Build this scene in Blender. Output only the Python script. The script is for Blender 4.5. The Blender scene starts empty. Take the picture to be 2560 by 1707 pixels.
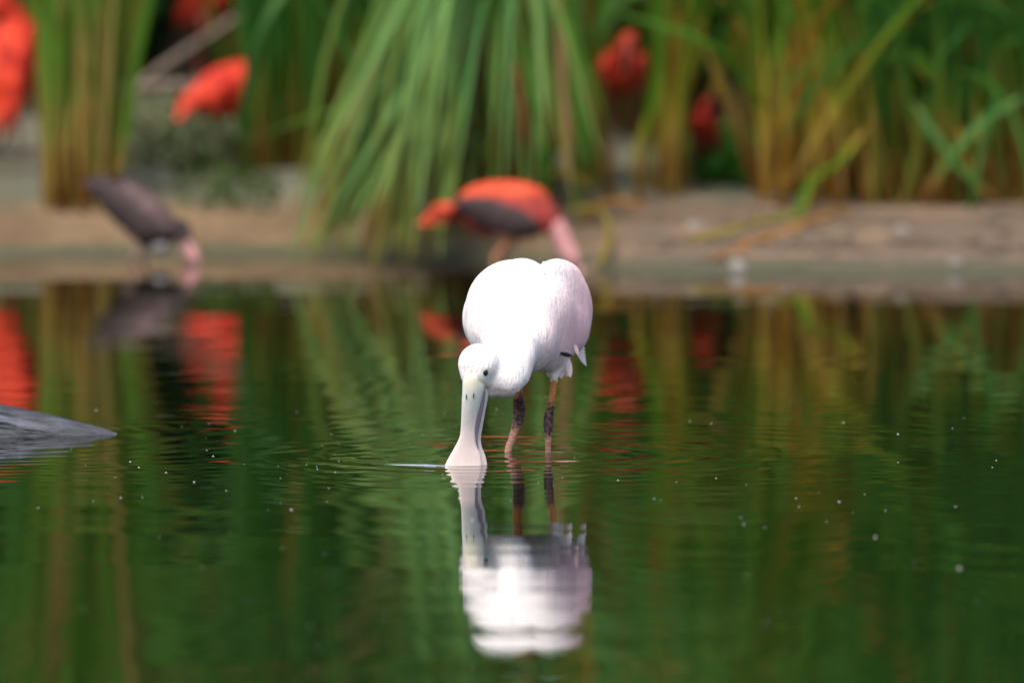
import bpy, bmesh, math, random
import numpy as np
from mathutils import Vector, Matrix, Euler, noise as mnoise

random.seed(7); np.random.seed(7)
scene = bpy.context.scene
col = scene.collection

# ------------------------------------------------------------------ camera
FPX = 400.0 / 36.0 * 2560.0          # focal length in photo pixels
H = 1.5                              # lens height above the water
PITCH = math.atan(1818.5 / FPX)
cam_d = bpy.data.cameras.new('camera')
cam = bpy.data.objects.new('camera', cam_d); col.objects.link(cam)
cam.location = (0, 0, H)
cam.rotation_euler = (math.pi / 2 - PITCH, 0, 0)
cam_d.lens = 400.0; cam_d.sensor_width = 36.0
cam_d.clip_start = 0.5; cam_d.clip_end = 2000
cam_d.dof.use_dof = True
cam_d.dof.focus_distance = 20.17
cam_d.dof.aperture_fstop = 3.35
scene.camera = cam

# ------------------------------------------------------------------ sky, sun, exposure
SUN_EL, SUN_AZ = math.radians(60), math.radians(203)      # azimuth clockwise from +Y: high, behind the camera
world = bpy.data.worlds.new('World'); scene.world = world; world.use_nodes = True
wn = world.node_tree; bg = wn.nodes['Background']
sky = wn.nodes.new('ShaderNodeTexSky'); sky.sky_type = 'NISHITA'; sky.sun_disc = False
sky.sun_elevation = SUN_EL; sky.sun_rotation = SUN_AZ
sky.air_density = 1.0; sky.dust_density = 4.0; sky.ozone_density = 1.0
wn.links.new(sky.outputs[0], bg.inputs[0]); bg.inputs[1].default_value = 0.15
sd = bpy.data.lights.new('sun', 'SUN'); sd.energy = 1.5; sd.angle = math.radians(25); sd.color = (1, 0.96, 0.9)
sun = bpy.data.objects.new('sun', sd); col.objects.link(sun)
sun_dir = Vector((math.sin(SUN_AZ) * math.cos(SUN_EL), math.cos(SUN_AZ) * math.cos(SUN_EL), math.sin(SUN_EL)))
sun.rotation_euler = (-sun_dir).to_track_quat('-Z', 'Y').to_euler()
sun.location = (0, 0, 30)
vs = scene.view_settings
vs.view_transform = 'Standard'; vs.look = 'None'; vs.exposure = 0.9; vs.gamma = 1.0; vs.use_curve_mapping = False
vs.use_white_balance = True; vs.white_balance_temperature = 6950; vs.white_balance_tint = 9
scene.cycles.use_denoising = True
scene.cycles.max_bounces = 8
scene.cycles.sample_clamp_indirect = 8

# ------------------------------------------------------------------ helpers
FWD = Vector((0, math.cos(PITCH), -math.sin(PITCH)))
UPV = Vector((0, math.sin(PITCH), math.cos(PITCH)))
def at(px, py, d):
    """world point at depth d metres from the lens that the photograph shows at (px, py)"""
    v = FWD + Vector(((px - 1280) / FPX, 0, 0)) - UPV * ((py - 853.5) / FPX)
    return Vector((0, 0, H)) + v * (d / v.y)

def sstep(a, b, v):
    t = max(0.0, min(1.0, (v - a) / (b - a))); return t * t * (3 - 2 * t)

def tag(o, label=None, cat=None, group=None, kind=None):
    if label: o['label'] = label
    if cat: o['category'] = cat
    if group: o['group'] = group
    if kind: o['kind'] = kind
    return o

def empty(name, loc, label=None, cat=None, group=None):
    e = bpy.data.objects.new(name, None); col.objects.link(e)
    e.location = loc; e.empty_display_size = 0.05
    return tag(e, label, cat, group)

def link_mesh(name, me, mat, parent=None, loc=None, smooth=True):
    o = bpy.data.objects.new(name, me); col.objects.link(o)
    if mat and not me.materials: me.materials.append(mat)
    if smooth: me.shade_smooth()
    if parent: o.parent = parent
    if loc is not None: o.location = loc
    return o

def bm_obj(name, bm, mat, parent=None, loc=None, smooth=True):
    me = bpy.data.meshes.new(name); bm.to_mesh(me); bm.free()
    return link_mesh(name, me, mat, parent, loc, smooth)

def pd_obj(name, verts, faces, mat, parent=None, loc=None, uv=None, smooth=True):
    me = bpy.data.meshes.new(name); me.from_pydata(verts, [], faces)
    if uv is not None:
        lay = me.uv_layers.new(name='UVMap')
        idx = np.empty(len(me.loops), dtype=np.int32); me.loops.foreach_get('vertex_index', idx)
        lay.data.foreach_set('uv', np.asarray(uv, dtype=np.float32)[idx].ravel())
    me.update()
    return link_mesh(name, me, mat, parent, loc, smooth)

# ------------------------------------------------------------------ material helpers
def new_mat(name):
    m = bpy.data.materials.new(name); m.use_nodes = True
    return m, m.node_tree, m.node_tree.nodes['Principled BSDF']

def N(nt, typ, **kw):
    n = nt.nodes.new(typ)
    for k, v in kw.items():
        if k == 'inp':
            for kk, vv in v.items():
                if isinstance(vv, bpy.types.NodeSocket): nt.links.new(vv, n.inputs[kk])
                else: n.inputs[kk].default_value = vv
        else: setattr(n, k, v)
    return n

def math_n(nt, op, a, b=None, c=None, clamp=False):
    n = nt.nodes.new('ShaderNodeMath'); n.operation = op; n.use_clamp = clamp
    for i, v in enumerate((a, b, c)):
        if v is None: continue
        if isinstance(v, bpy.types.NodeSocket): nt.links.new(v, n.inputs[i])
        else: n.inputs[i].default_value = v
    return n.outputs[0]

def mix_c(nt, fac, a, b, mode='MIX'):
    n = nt.nodes.new('ShaderNodeMix'); n.data_type = 'RGBA'; n.blend_type = mode
    for i, v in ((0, fac), (6, a), (7, b)):
        if isinstance(v, bpy.types.NodeSocket): nt.links.new(v, n.inputs[i])
        else: n.inputs[i].default_value = v if i == 0 else (*v, 1)
    return n.outputs[2]

def ramp(nt, fac, stops, interp='LINEAR'):
    n = nt.nodes.new('ShaderNodeValToRGB'); n.color_ramp.interpolation = interp
    e = n.color_ramp.elements
    while len(e) < len(stops): e.new(0.5)
    for el, (p, c) in zip(e, stops):
        el.position = p; el.color = (*c, 1) if len(c) == 3 else c
    nt.links.new(fac, n.inputs[0])
    return n.outputs[0]

def smooth_range(nt, v, a, b, lo=0.0, hi=1.0):
    n = nt.nodes.new('ShaderNodeMapRange'); n.interpolation_type = 'SMOOTHSTEP'
    nt.links.new(v, n.inputs[0])
    for i, x in ((1, a), (2, b), (3, lo), (4, hi)): n.inputs[i].default_value = x
    return n.outputs[0]

def world_xyz(nt):
    g = nt.nodes.new('ShaderNodeNewGeometry'); s = nt.nodes.new('ShaderNodeSeparateXYZ')
    nt.links.new(g.outputs['Position'], s.inputs[0])
    return g.outputs['Position'], s.outputs[0], s.outputs[1], s.outputs[2]

def noise_n(nt, vec, scale, detail=3, rough=0.5, mapping=None):
    if mapping:
        mp = nt.nodes.new('ShaderNodeMapping'); mp.inputs['Scale'].default_value = mapping
        nt.links.new(vec, mp.inputs[0]); vec = mp.outputs[0]
    n = nt.nodes.new('ShaderNodeTexNoise')
    nt.links.new(vec, n.inputs['Vector'])
    n.inputs['Scale'].default_value = scale; n.inputs['Detail'].default_value = detail; n.inputs['Roughness'].default_value = rough
    return n.outputs[0]

def bump(nt, bsdf, height, dist, strength=1.0):
    b = nt.nodes.new('ShaderNodeBump'); b.inputs['Strength'].default_value = strength; b.inputs['Distance'].default_value = dist
    nt.links.new(height, b.inputs['Height']); nt.links.new(b.outputs[0], bsdf.inputs['Normal'])

# ------------------------------------------------------------------ materials
def mat_leaf(name, stops, tint, rough=0.55, trans=0.3, odd=None):
    """blade material: colour by length (v) with a per-blade variation (u)"""
    m, nt, b = new_mat(name)
    uv = nt.nodes.new('ShaderNodeUVMap'); s = nt.nodes.new('ShaderNodeSeparateXYZ'); nt.links.new(uv.outputs[0], s.inputs[0])
    u, v = s.outputs[0], s.outputs[1]
    pos, x, y, z = world_xyz(nt)
    nz = noise_n(nt, pos, 6, 2)
    v2 = math_n(nt, 'ADD', v, math_n(nt, 'MULTIPLY', math_n(nt, 'SUBTRACT', u, 0.5), 0.22))
    v2 = math_n(nt, 'ADD', v2, math_n(nt, 'MULTIPLY', math_n(nt, 'SUBTRACT', nz, 0.5), 0.25), clamp=True)
    c = ramp(nt, v2, stops)
    frac = math_n(nt, 'FRACT', math_n(nt, 'MULTIPLY', u, 7.31))
    c = mix_c(nt, frac, c, mix_c(nt, 1.0, c, tint, 'MULTIPLY'))
    if odd:
        isodd = math_n(nt, 'GREATER_THAN', math_n(nt, 'FRACT', math_n(nt, 'MULTIPLY', u, 23.7)), 1 - odd[0])
        c = mix_c(nt, isodd, c, odd[1])
    hs = nt.nodes.new('ShaderNodeHueSaturation'); hs.inputs['Saturation'].default_value = 1.10; hs.inputs['Value'].default_value = 1.22
    nt.links.new(c, hs.inputs['Color']); c = hs.outputs[0]
    nt.links.new(c, b.inputs['Base Color']); b.inputs['Roughness'].default_value = rough
    b.inputs['Specular IOR Level'].default_value = 0.15
    tr = nt.nodes.new('ShaderNodeBsdfTranslucent'); nt.links.new(c, tr.inputs[0])
    mx = nt.nodes.new('ShaderNodeMixShader'); mx.inputs[0].default_value = trans
    nt.links.new(b.outputs[0], mx.inputs[1]); nt.links.new(tr.outputs[0], mx.inputs[2])
    nt.links.new(mx.outputs[0], nt.nodes['Material Output'].inputs[0])
    return m

M = {}
BROWN, TAN, YEL = (0.10, 0.045, 0.015), (0.25, 0.17, 0.062), (0.28, 0.225, 0.055)
M['reed'] = mat_leaf('reed_leaf', [(0.0, BROWN), (0.12, TAN), (0.2, (0.17, 0.16, 0.05)), (0.3, (0.095, 0.165, 0.033)), (1.0, (0.05, 0.13, 0.024))], (0.75, 0.85, 0.7), odd=(0.14, (0.17, 0.125, 0.05)))
M['fountain'] = mat_leaf('arching_leaf', [(0.0, BROWN), (0.1, (0.12, 0.09, 0.03)), (0.25, (0.06, 0.14, 0.035)), (0.65, (0.085, 0.20, 0.075)), (0.92, (0.12, 0.20, 0.07)), (1.0, (0.16, 0.15, 0.05))], (0.75, 0.62, 0.42), odd=(0.12, (0.13, 0.075, 0.04)))
M['yellow'] = mat_leaf('yellowing_leaf', [(0.0, BROWN), (0.1, TAN), (0.18, YEL), (0.28, (0.15, 0.18, 0.032)), (0.42, (0.07, 0.145, 0.024)), (1.0, (0.045, 0.12, 0.022))], (0.8, 0.85, 0.7), odd=(0.14, (0.20, 0.11, 0.03)))
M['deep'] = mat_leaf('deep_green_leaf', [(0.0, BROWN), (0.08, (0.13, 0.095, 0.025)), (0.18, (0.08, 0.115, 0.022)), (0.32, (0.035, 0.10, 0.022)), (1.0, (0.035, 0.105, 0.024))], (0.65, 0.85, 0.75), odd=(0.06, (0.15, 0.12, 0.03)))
M['dead'] = mat_leaf('dead_leaf', [(0.0, (0.16, 0.09, 0.035)), (0.5, (0.23, 0.12, 0.045)), (1.0, (0.21, 0.10, 0.05))], (0.85, 0.8, 0.7), trans=0.15)
M['gold'] = mat_leaf('golden_leaf', [(0.0, (0.14, 0.16, 0.03)), (0.3, (0.20, 0.165, 0.04)), (1.0, (0.19, 0.145, 0.045))], (0.85, 0.85, 0.7), trans=0.2)
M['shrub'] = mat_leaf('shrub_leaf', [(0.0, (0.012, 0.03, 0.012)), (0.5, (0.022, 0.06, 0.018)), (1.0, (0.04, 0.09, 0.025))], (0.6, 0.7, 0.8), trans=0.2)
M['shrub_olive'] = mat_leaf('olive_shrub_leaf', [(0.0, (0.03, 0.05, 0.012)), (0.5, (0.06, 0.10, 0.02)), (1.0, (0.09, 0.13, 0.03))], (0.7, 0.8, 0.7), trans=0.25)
M['cover'] = mat_leaf('low_cover_leaf', [(0.0, (0.05, 0.12, 0.03)), (1.0, (0.07, 0.20, 0.045))], (0.8, 0.9, 0.8), trans=0.2)
M['cover_grey'] = mat_leaf('grey_cover_leaf', [(0.0, (0.10, 0.13, 0.075)), (1.0, (0.15, 0.19, 0.12))], (1.2, 0.95, 0.9), trans=0.1)

def mat_bark(name, a, b_, sc=(40, 40, 6)):
    m, nt, b = new_mat(name)
    pos, x, y, z = world_xyz(nt)
    n = noise_n(nt, pos, 1.0, 5, 0.65, mapping=sc)
    nt.links.new(ramp(nt, n, [(0.3, a), (0.7, b_)]), b.inputs['Base Color'])
    b.inputs['Roughness'].default_value = 0.85
    bump(nt, b, n, 0.004)
    return m
M['bark'] = mat_bark('bark', (0.05, 0.035, 0.025), (0.14, 0.10, 0.075))
M['branch'] = mat_bark('dry_branch_bark', (0.10, 0.075, 0.06), (0.20, 0.155, 0.125), (12, 12, 12))

def mat_ground():
    m, nt, b = new_mat('bank_soil')
    pos, x, y, z = world_xyz(nt)
    n1 = noise_n(nt, pos, 2.2, 5, 0.6)
    n2 = noise_n(nt, pos, 9, 4, 0.6)
    n3 = noise_n(nt, pos, 45, 3, 0.6)
    tan_ = ramp(nt, n2, [(0.3, (0.11, 0.068, 0.034)), (0.55, (0.17, 0.112, 0.06)), (0.75, (0.205, 0.14, 0.08))])
    stony = ramp(nt, noise_n(nt, pos, 5.5, 5, 0.6, mapping=(1, 2.2, 1)), [(0.37, (0.04, 0.03, 0.02)), (0.45, (0.125, 0.085, 0.055)), (0.56, (0.105, 0.078, 0.056)), (0.63, (0.22, 0.135, 0.08))])
    right = smooth_range(nt, x, -0.1, 0.35)
    c = mix_c(nt, right, tan_, stony)
    # gravel and moss further back
    back = smooth_range(nt, math_n(nt, 'ADD', y, math_n(nt, 'MULTIPLY', n1, 0.8)), 27.42, 27.7)
    grav = ramp(nt, n2, [(0.3, (0.075, 0.085, 0.052)), (0.6, (0.13, 0.135, 0.095)), (0.75, (0.17, 0.15, 0.125))])
    c = mix_c(nt, back, c, grav)
    # litter of brown leaves under the plants
    lit = smooth_range(nt, n1, 0.53, 0.66)
    c = mix_c(nt, math_n(nt, 'MULTIPLY', lit, 0.6), c, (0.085, 0.045, 0.022))
    # algae-stained margin at the waterline
    wet = smooth_range(nt, math_n(nt, 'ADD', z, math_n(nt, 'MULTIPLY', n2, 0.02)), 0.022, 0.042, 1, 0)
    c = mix_c(nt, math_n(nt, 'MULTIPLY', wet, 0.85), c, (0.05, 0.056, 0.028))
    c = mix_c(nt, smooth_range(nt, n3, 0.55, 0.75), c, mix_c(nt, 1.0, c, (0.7, 0.7, 0.7), 'MULTIPLY'))
    nt.links.new(c, b.inputs['Base Color'])
    b.inputs['Roughness'].default_value = 0.9
    h = math_n(nt, 'ADD', n2, math_n(nt, 'MULTIPLY', n3, 0.5))
    bump(nt, b, h, 0.02)
    return m
M['ground'] = mat_ground()

def mat_stone(name, a, b_):
    m, nt, b = new_mat(name)
    pos, x, y, z = world_xyz(nt)
    n = noise_n(nt, pos, 25, 5, 0.6)
    nt.links.new(ramp(nt, n, [(0.3, a), (0.7, b_)]), b.inputs['Base Color'])
    b.inputs['Roughness'].default_value = 0.8
    bump(nt, b, n, 0.006)
    return m
M['stone'] = mat_stone('brown_stone', (0.075, 0.055, 0.038), (0.17, 0.12, 0.08))
M['pale_stone'] = mat_stone('pale_stone', (0.12, 0.113, 0.105), (0.24, 0.228, 0.215))

# ------------------------------------------------------------------ water
BILL_W = at(1166, 1166, 20.03); BILL_W.z = 0
LEG_A = at(1270, 1129, 20.36); LEG_A.z = 0
LEG_B = at(1370, 1134, 20.33); LEG_B.z = 0

def mat_water():
    m, nt, b = new_mat('pond_water')
    pos, x, y, z = world_xyz(nt)
    b.inputs['Base Color'].default_value = (0.003, 0.005, 0.0018, 1)
    b.inputs['Roughness'].default_value = 0.0
    b.inputs['IOR'].default_value = 1.333
    def term(v, k): return math_n(nt, 'MULTIPLY', v, k)
    # slow swell, and fine breeze ripple that comes and goes in patches
    warp = noise_n(nt, pos, 1.0, 2, 0.5, mapping=(0.9, 1.6, 1))
    h = term(noise_n(nt, pos, 1.0, 1, 0.5, mapping=(0.7, 2.6, 1)), 0.0021)
    patch = smooth_range(nt, noise_n(nt, pos, 1.0, 2, 0.5, mapping=(0.35, 0.9, 1)), 0.42, 0.64)
    fine = noise_n(nt, pos, 1.0, 2, 0.55, mapping=(2.2, 15, 1))
    h = math_n(nt, 'ADD', h, term(fine, 0.00030))
    vfine = noise_n(nt, pos, 1.0, 1, 0.5, mapping=(5, 42, 1))
    h = math_n(nt, 'ADD', h, math_n(nt, 'MULTIPLY', vfine, term(patch, 0.00016)))
    # rings spreading from the bill, the legs and the log
    def rings(cx, cy, lam, amp, decay, r0=0.0, sq=1.0):
        dx = math_n(nt, 'SUBTRACT', x, cx); dy = math_n(nt, 'SUBTRACT', y, cy)
        r = math_n(nt, 'SQRT', math_n(nt, 'ADD', math_n(nt, 'MULTIPLY', math_n(nt, 'MULTIPLY', dx, dx), sq), math_n(nt, 'MULTIPLY', dy, dy)))
        ph = math_n(nt, 'ADD', math_n(nt, 'MULTIPLY', r, 2 * math.pi / lam), math_n(nt, 'MULTIPLY', warp, 16.0))
        s = math_n(nt, 'SINE', ph)
        e = math_n(nt, 'EXPONENT', math_n(nt, 'MULTIPLY', r, -1.0 / decay))
        irregular = math_n(nt, 'ADD', 0.35, math_n(nt, 'MULTIPLY', fine, 1.1))
        return math_n(nt, 'MULTIPLY', math_n(nt, 'MULTIPLY', s, e), term(irregular, amp))
    for args in ((BILL_W.x, BILL_W.y, 0.085, 0.00050, 0.26), (LEG_A.x, LEG_A.y, 0.125, 0.00068, 0.36), (LEG_B.x, LEG_B.y, 0.105, 0.00058, 0.36),
                 (-1.0, 20.75, 0.09, 0.00040, 0.50)):
        h = math_n(nt, 'ADD', h, rings(*args))
    bump(nt, b, h, 1.0)
    return m
M['water'] = mat_water()
pd_obj('pond_water', [(-70, 1.0, 0), (70, 1.0, 0), (70, 26.9, 0), (-70, 26.9, 0)], [(0, 1, 2, 3)], M['water'], smooth=False)
tag(bpy.data.objects['pond_water'], 'still dark green pond water with faint ripples', kind='structure')

# the little bow wave left of the bill, its sky glint painted on
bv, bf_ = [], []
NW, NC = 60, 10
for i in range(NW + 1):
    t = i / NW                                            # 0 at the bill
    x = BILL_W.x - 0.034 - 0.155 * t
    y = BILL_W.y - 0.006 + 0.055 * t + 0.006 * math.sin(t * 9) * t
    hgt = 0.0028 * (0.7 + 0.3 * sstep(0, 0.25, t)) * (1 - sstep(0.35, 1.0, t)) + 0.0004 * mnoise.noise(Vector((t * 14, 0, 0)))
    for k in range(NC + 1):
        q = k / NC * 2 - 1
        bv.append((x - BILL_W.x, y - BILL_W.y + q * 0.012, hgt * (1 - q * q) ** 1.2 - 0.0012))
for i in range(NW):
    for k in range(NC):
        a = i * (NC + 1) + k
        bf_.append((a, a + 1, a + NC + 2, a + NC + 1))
M['glint'], _nt, _b = new_mat('painted_glint'); _b.inputs['Base Color'].default_value = (0.27, 0.31, 0.37, 1); _b.inputs['Roughness'].default_value = 0.35  # even pale colour stands in for reflected sky on the wave crest
tag(pd_obj('glint_line', bv, bf_, M['glint'], loc=BILL_W), 'thin pale line of painted sky glint trailing from the dipped bill', 'glint', kind='stuff')

# ------------------------------------------------------------------ ground sheet
def shore_y(x):
    return 26.55 - 0.70 * sstep(-0.25, 0.45, x) + 0.07 * mnoise.noise(Vector((x * 1.7, 3.1, 0))) + 0.035 * mnoise.noise(Vector((x * 6.0, 1.1, 0)))
def ground_z(x, y):
    s = y - shore_y(x)
    if s < 0:
        z = -0.14 * sstep(0, 0.9, -s)
    else:
        right = sstep(-0.1, 0.4, x)
        bh = 0.145 - 0.048 * right
        z = bh * sstep(-0.25, 1.15 - 0.25 * right, s) - bh * sstep(-0.25, 1.15 - 0.25 * right, 0) * (1 - sstep(0, 0.5, s)) + 0.012 * max(0, min(s - 1, 12))
        z += sstep(0, 0.25, s) * (0.014 * mnoise.noise(Vector((x * 3.1, y * 3.1, 0))) + (0.006 + 0.012 * right) * mnoise.noise(Vector((x * 9, y * 9, 2.0))))
    if y < 4: z = max(z, -0.14 + 0.34 * sstep(4, 1.2, y) if False else -0.14 + 0.34 * (1 - sstep(1.2, 4, y)))
    e = sstep(45, 62, abs(x)); z = z * (1 - e) + 0.25 * e
    return z
xs = np.concatenate([[-900, -300, -120, -70, -62, -55, -48, -40, -25, -14, -8, -5], np.arange(-3.2, 3.21, 0.045), [5, 8, 14, 25, 40, 48, 55, 62, 70, 120, 300, 900]])
ys = np.concatenate([[-900, -200, -50, -10, 0, 1.2, 2, 3, 4, 8, 14, 18, 22], np.arange(24.6, 31, 0.05), [32, 34, 38, 45, 60, 90, 160, 400, 900]])
gv = [(float(x), float(y), ground_z(float(x), float(y))) for y in ys for x in xs]
nx = len(xs)
gf = [(j * nx + i, j * nx + i + 1, (j + 1) * nx + i + 1, (j + 1) * nx + i) for j in range(len(ys) - 1) for i in range(nx - 1)]
tag(pd_obj('ground', gv, gf, M['ground']), 'tan earth bank and gravelly ground around the pond', kind='structure')

def on_ground(px, d):
    """ground point in column px of the photograph at depth d"""
    x = (px - 1280) / FPX * d
    return Vector((x, d, ground_z(x, d)))

# ------------------------------------------------------------------ grass clumps
def catmull(pts, n):
    P = [Vector(p) for p in pts]
    P = [P[0] * 2 - P[1]] + P + [P[-1] * 2 - P[-2]]
    out = []; segs = len(P) - 3
    for k in range(n + 1):
        t = k / n * segs; i = min(int(t), segs - 1); u = t - i
        a, b, c, d = P[i:i + 4]
        out.append(0.5 * ((2 * b) + (c - a) * u + (2 * a - 5 * b + 4 * c - d) * u * u + (3 * b - a - 3 * c + d) * u ** 3))
    return out

def ribbon(pts, width, face, u, v0=0.0, v1=1.0, fold=0.22, taper=0.8):
    """a leaf blade: three vertices across, folded along the midrib, tapering to the tip"""
    n = len(pts); verts = []; uv = []; faces = []
    for k, p in enumerate(pts):
        t = k / (n - 1)
        tan = (pts[min(k + 1, n - 1)] - pts[max(k - 1, 0)]).normalized()
        side = tan.cross(face)
        if side.length < 1e-4: side = Vector((1, 0, 0))
        side.normalize(); nrm = side.cross(tan)
        w = width * 0.5 * (0.75 + 0.25 * min(1, t * 6)) * (1 - max(0, (t - taper) / (1 - taper)) ** 1.6 * 0.96)
        verts += [p - side * w - nrm * w * fold, p + nrm * w * fold, p + side * w - nrm * w * fold]
        uv += [(u, v0 + (v1 - v0) * t)] * 3
    for k in range(n - 1):
        a = k * 3
        faces += [(a, a + 1, a + 4, a + 3), (a + 1, a + 2, a + 5, a + 4)]
    return verts, faces, uv

def arc_points(base, az, tilt0, bend, L, n=9, kink=None):
    p = Vector(base); out = [p.copy()]; st = L / n
    for k in range(n):
        s = (k + 0.5) / n
        tilt = tilt0 + bend * s ** 2.2
        if kink and s > kink[0]: tilt += kink[1]
        p = p + Vector((math.sin(tilt) * math.cos(az), math.sin(tilt) * math.sin(az), math.cos(tilt))) * st
        p.z = max(p.z, 0.012)
        out.append(p.copy())
    return out

def make_clump(name, label, cat, group, base, blades, mat):
    root = empty(name, base, label, cat, group)
    for (pts, w, m_) in blades:
        if m_ in (None, 'yellow') and not clear_of_gaps((pts, w, m_)): continue
        a = random.uniform(0, math.tau)
        face = Vector((math.cos(a) * 0.8, -1.0, 0.3 + math.sin(a) * 0.3)).normalized()
        v, f, uv = ribbon([p - Vector(base) for p in pts], w, face, random.random())
        pd_obj('leaf_blade', v, f, M[m_ or mat], root, uv=uv)
    return root

def upright(px0, px1, d0, d1, n, L, w, lean=0.10, bend=0.9, side=0.0):
    out = []
    for _ in range(n):
        d = random.uniform(d0, d1); b = on_ground(random.uniform(px0, px1), d); b.z -= 0.01
        az = random.uniform(0, math.tau)
        t0 = abs(random.gauss(0, lean)); bd = random.uniform(0.1, 1.0) ** 1.5 * bend * 1.9
        kink = (random.uniform(0.25, 0.7), random.uniform(0.5, 1.6)) if random.random() < 0.10 else None
        pts = arc_points(b, az, t0, bd, random.uniform(*L), kink=kink)
        sw = random.gauss(0, 0.02); ph = random.uniform(0, 6)
        for k, p in enumerate(pts): p.x += sw * math.sin(ph + k * 0.6) * k / 9
        if side:
            for k, p in enumerate(pts): p.x += side * (k / len(pts)) ** 1.5
        out.append((pts, random.uniform(*w), None))
    return out

def drape(base_px, base_d, apex_z, tip_px, tip_py, tip_d, w, mat=None, apex_fwd=0.35):
    """an arching leaf that climbs from the clump, bends over and hangs towards a tip"""
    b = on_ground(base_px, base_d); b.z -= 0.01
    t = at(tip_px, tip_py, tip_d); t.z = max(t.z, 0.006)
    k = apex_fwd
    a = b.lerp(t, k); a.z = apex_z
    q = b.lerp(t, k * 0.3); q.z = apex_z * 0.66
    r = a.lerp(t, 0.5); r.z += U(0.04, 0.15) * apex_z; r.x += random.gauss(0, 0.015)
    return (catmull([b, q, a, r, t], 11), w, mat)

def path_blade(pix, w, mat):
    return (catmull([at(*p) for p in pix], 11), w, mat)

U = random.uniform
def project(p):
    v = p - Vector((0, 0, H)); k = v.dot(FWD)
    return 1280 + FPX * v.x / k, 853.5 - FPX * v.dot(UPV) / k
GAPS = [(1486, 1622, 105, 215, 28.05, 1.0), (1730, 1796, 240, 345, 27.75, 0.97), (1970, 2040, 85, 170, 28.2, 0.6), (330, 600, -60, 320, 29.6, 0.9), (-20, 70, -60, 400, 28.2, 0.97), (1800, 1890, 150, 440, 28.6, 0.7)]
def clear_of_gaps(blade):
    pts = blade[0]
    for x0, x1, y0, y1, d, pr in GAPS:
        if random.random() > pr: continue
        for a, b in zip(pts[:-1], pts[1:]):
            if min(a.y, b.y) > d: continue
            for t in (0, 0.2, 0.4, 0.6, 0.8):
                x, y = project(a.lerp(b, t))
                if x0 < x < x1 and y0 < y < y1: return False
    return True
# --- tall reed clump on the left
bl = upright(105, 300, 27.05, 27.45, 150, (0.7, 1.7), (0.008, 0.019), 0.07, 0.5)
bl += [path_blade([(250, 500, 27.1), (262, 350, 27.1), (285, 180, 27.1), (300, -60, 27.1), (330, -400, 27.1)], 0.024, None),
       path_blade([(150, 505, 27.1), (155, 330, 27.1), (150, 140, 27.1), (160, -80, 27.1), (170, -500, 27.1)], 0.026, None),
       path_blade([(215, 500, 27.1), (240, 330, 27.1), (232, 150, 27.1), (212, -60, 27.1), (190, -500, 27.1)], 0.022, None),
       path_blade([(180, 500, 27.05), (140, 330, 27.05), (95, 170, 27.1), (40, -40, 27.2), (-40, -300, 27.3)], 0.024, None),
       path_blade([(280, 500, 27.1), (310, 330, 27.1), (345, 120, 27.1), (400, -100, 27.1)], 0.024, None)]
make_clump('reed_clump', 'upright reed clump with tan bases standing alone beside the gravel patch', 'reeds', 'reed and grass clumps on the bank', on_ground(205, 27.2), bl, 'reed')

# --- green reeds between the gravel patch and the arching clump
bl = upright(610, 900, 27.6, 28.3, 170, (0.7, 1.7), (0.009, 0.021), 0.12, 0.8)
bl += [path_blade([(605, 500, 27.7), (600, 330, 27.6), (625, 150, 27.5), (680, 20, 27.4), (780, -120, 27.4)], 0.024, 'fountain'),
       path_blade([(790, 500, 27.5), (790, 330, 27.5), (775, 120, 27.5), (765, -100, 27.5), (740, -400, 27.5)], 0.029, 'deep'),
       path_blade([(640, 480, 27.6), (600, 420, 27.5), (560, 440, 27.4), (530, 500, 27.3)], 0.02, None)]
make_clump('reed_clump', 'dense green reed clump between the grey groundcover and the arching grass', 'reeds', 'reed and grass clumps on the bank', on_ground(750, 27.9), bl, 'deep')

# --- big arching grass in the middle, hanging over the water
bl = []
for i in range(125):                                       # cascade to the left, down to the water's edge
    f = random.random()
    bl.append(drape(U(1110, 1290), U(26.9, 27.6), U(0.42, 1.0), 720 + 420 * f ** 0.8 + U(-30, 30), U(430, 700) - 50 * f, U(25.95, 26.5), random.choice((U(0.009, 0.016), U(0.016, 0.030))), apex_fwd=U(0.03, 0.22)))
for i in range(45):                                        # the longest leaves, their ends trailing on the water
    f = random.random()
    bl.append(drape(U(1080, 1260), U(26.8, 27.3), U(0.35, 0.8), 740 + 330 * f + U(-30, 30), U(600, 690), U(25.95, 26.3), U(0.014, 0.027), apex_fwd=U(0.05, 0.25)))
for i in range(85):                                        # to the right
    f = random.random()
    bl.append(drape(U(1130, 1390), U(26.9, 27.6), U(0.45, 0.95), 1180 + 350 * f + U(-30, 30), U(330, 575), U(26.35, 27.0), random.choice((U(0.009, 0.015), U(0.015, 0.026))), 'yellow' if random.random() < 0.45 else None, apex_fwd=U(0.05, 0.3)))
bl += upright(1020, 1380, 27.2, 27.9, 95, (0.8, 1.7), (0.009, 0.02), 0.2, 1.1)
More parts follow.
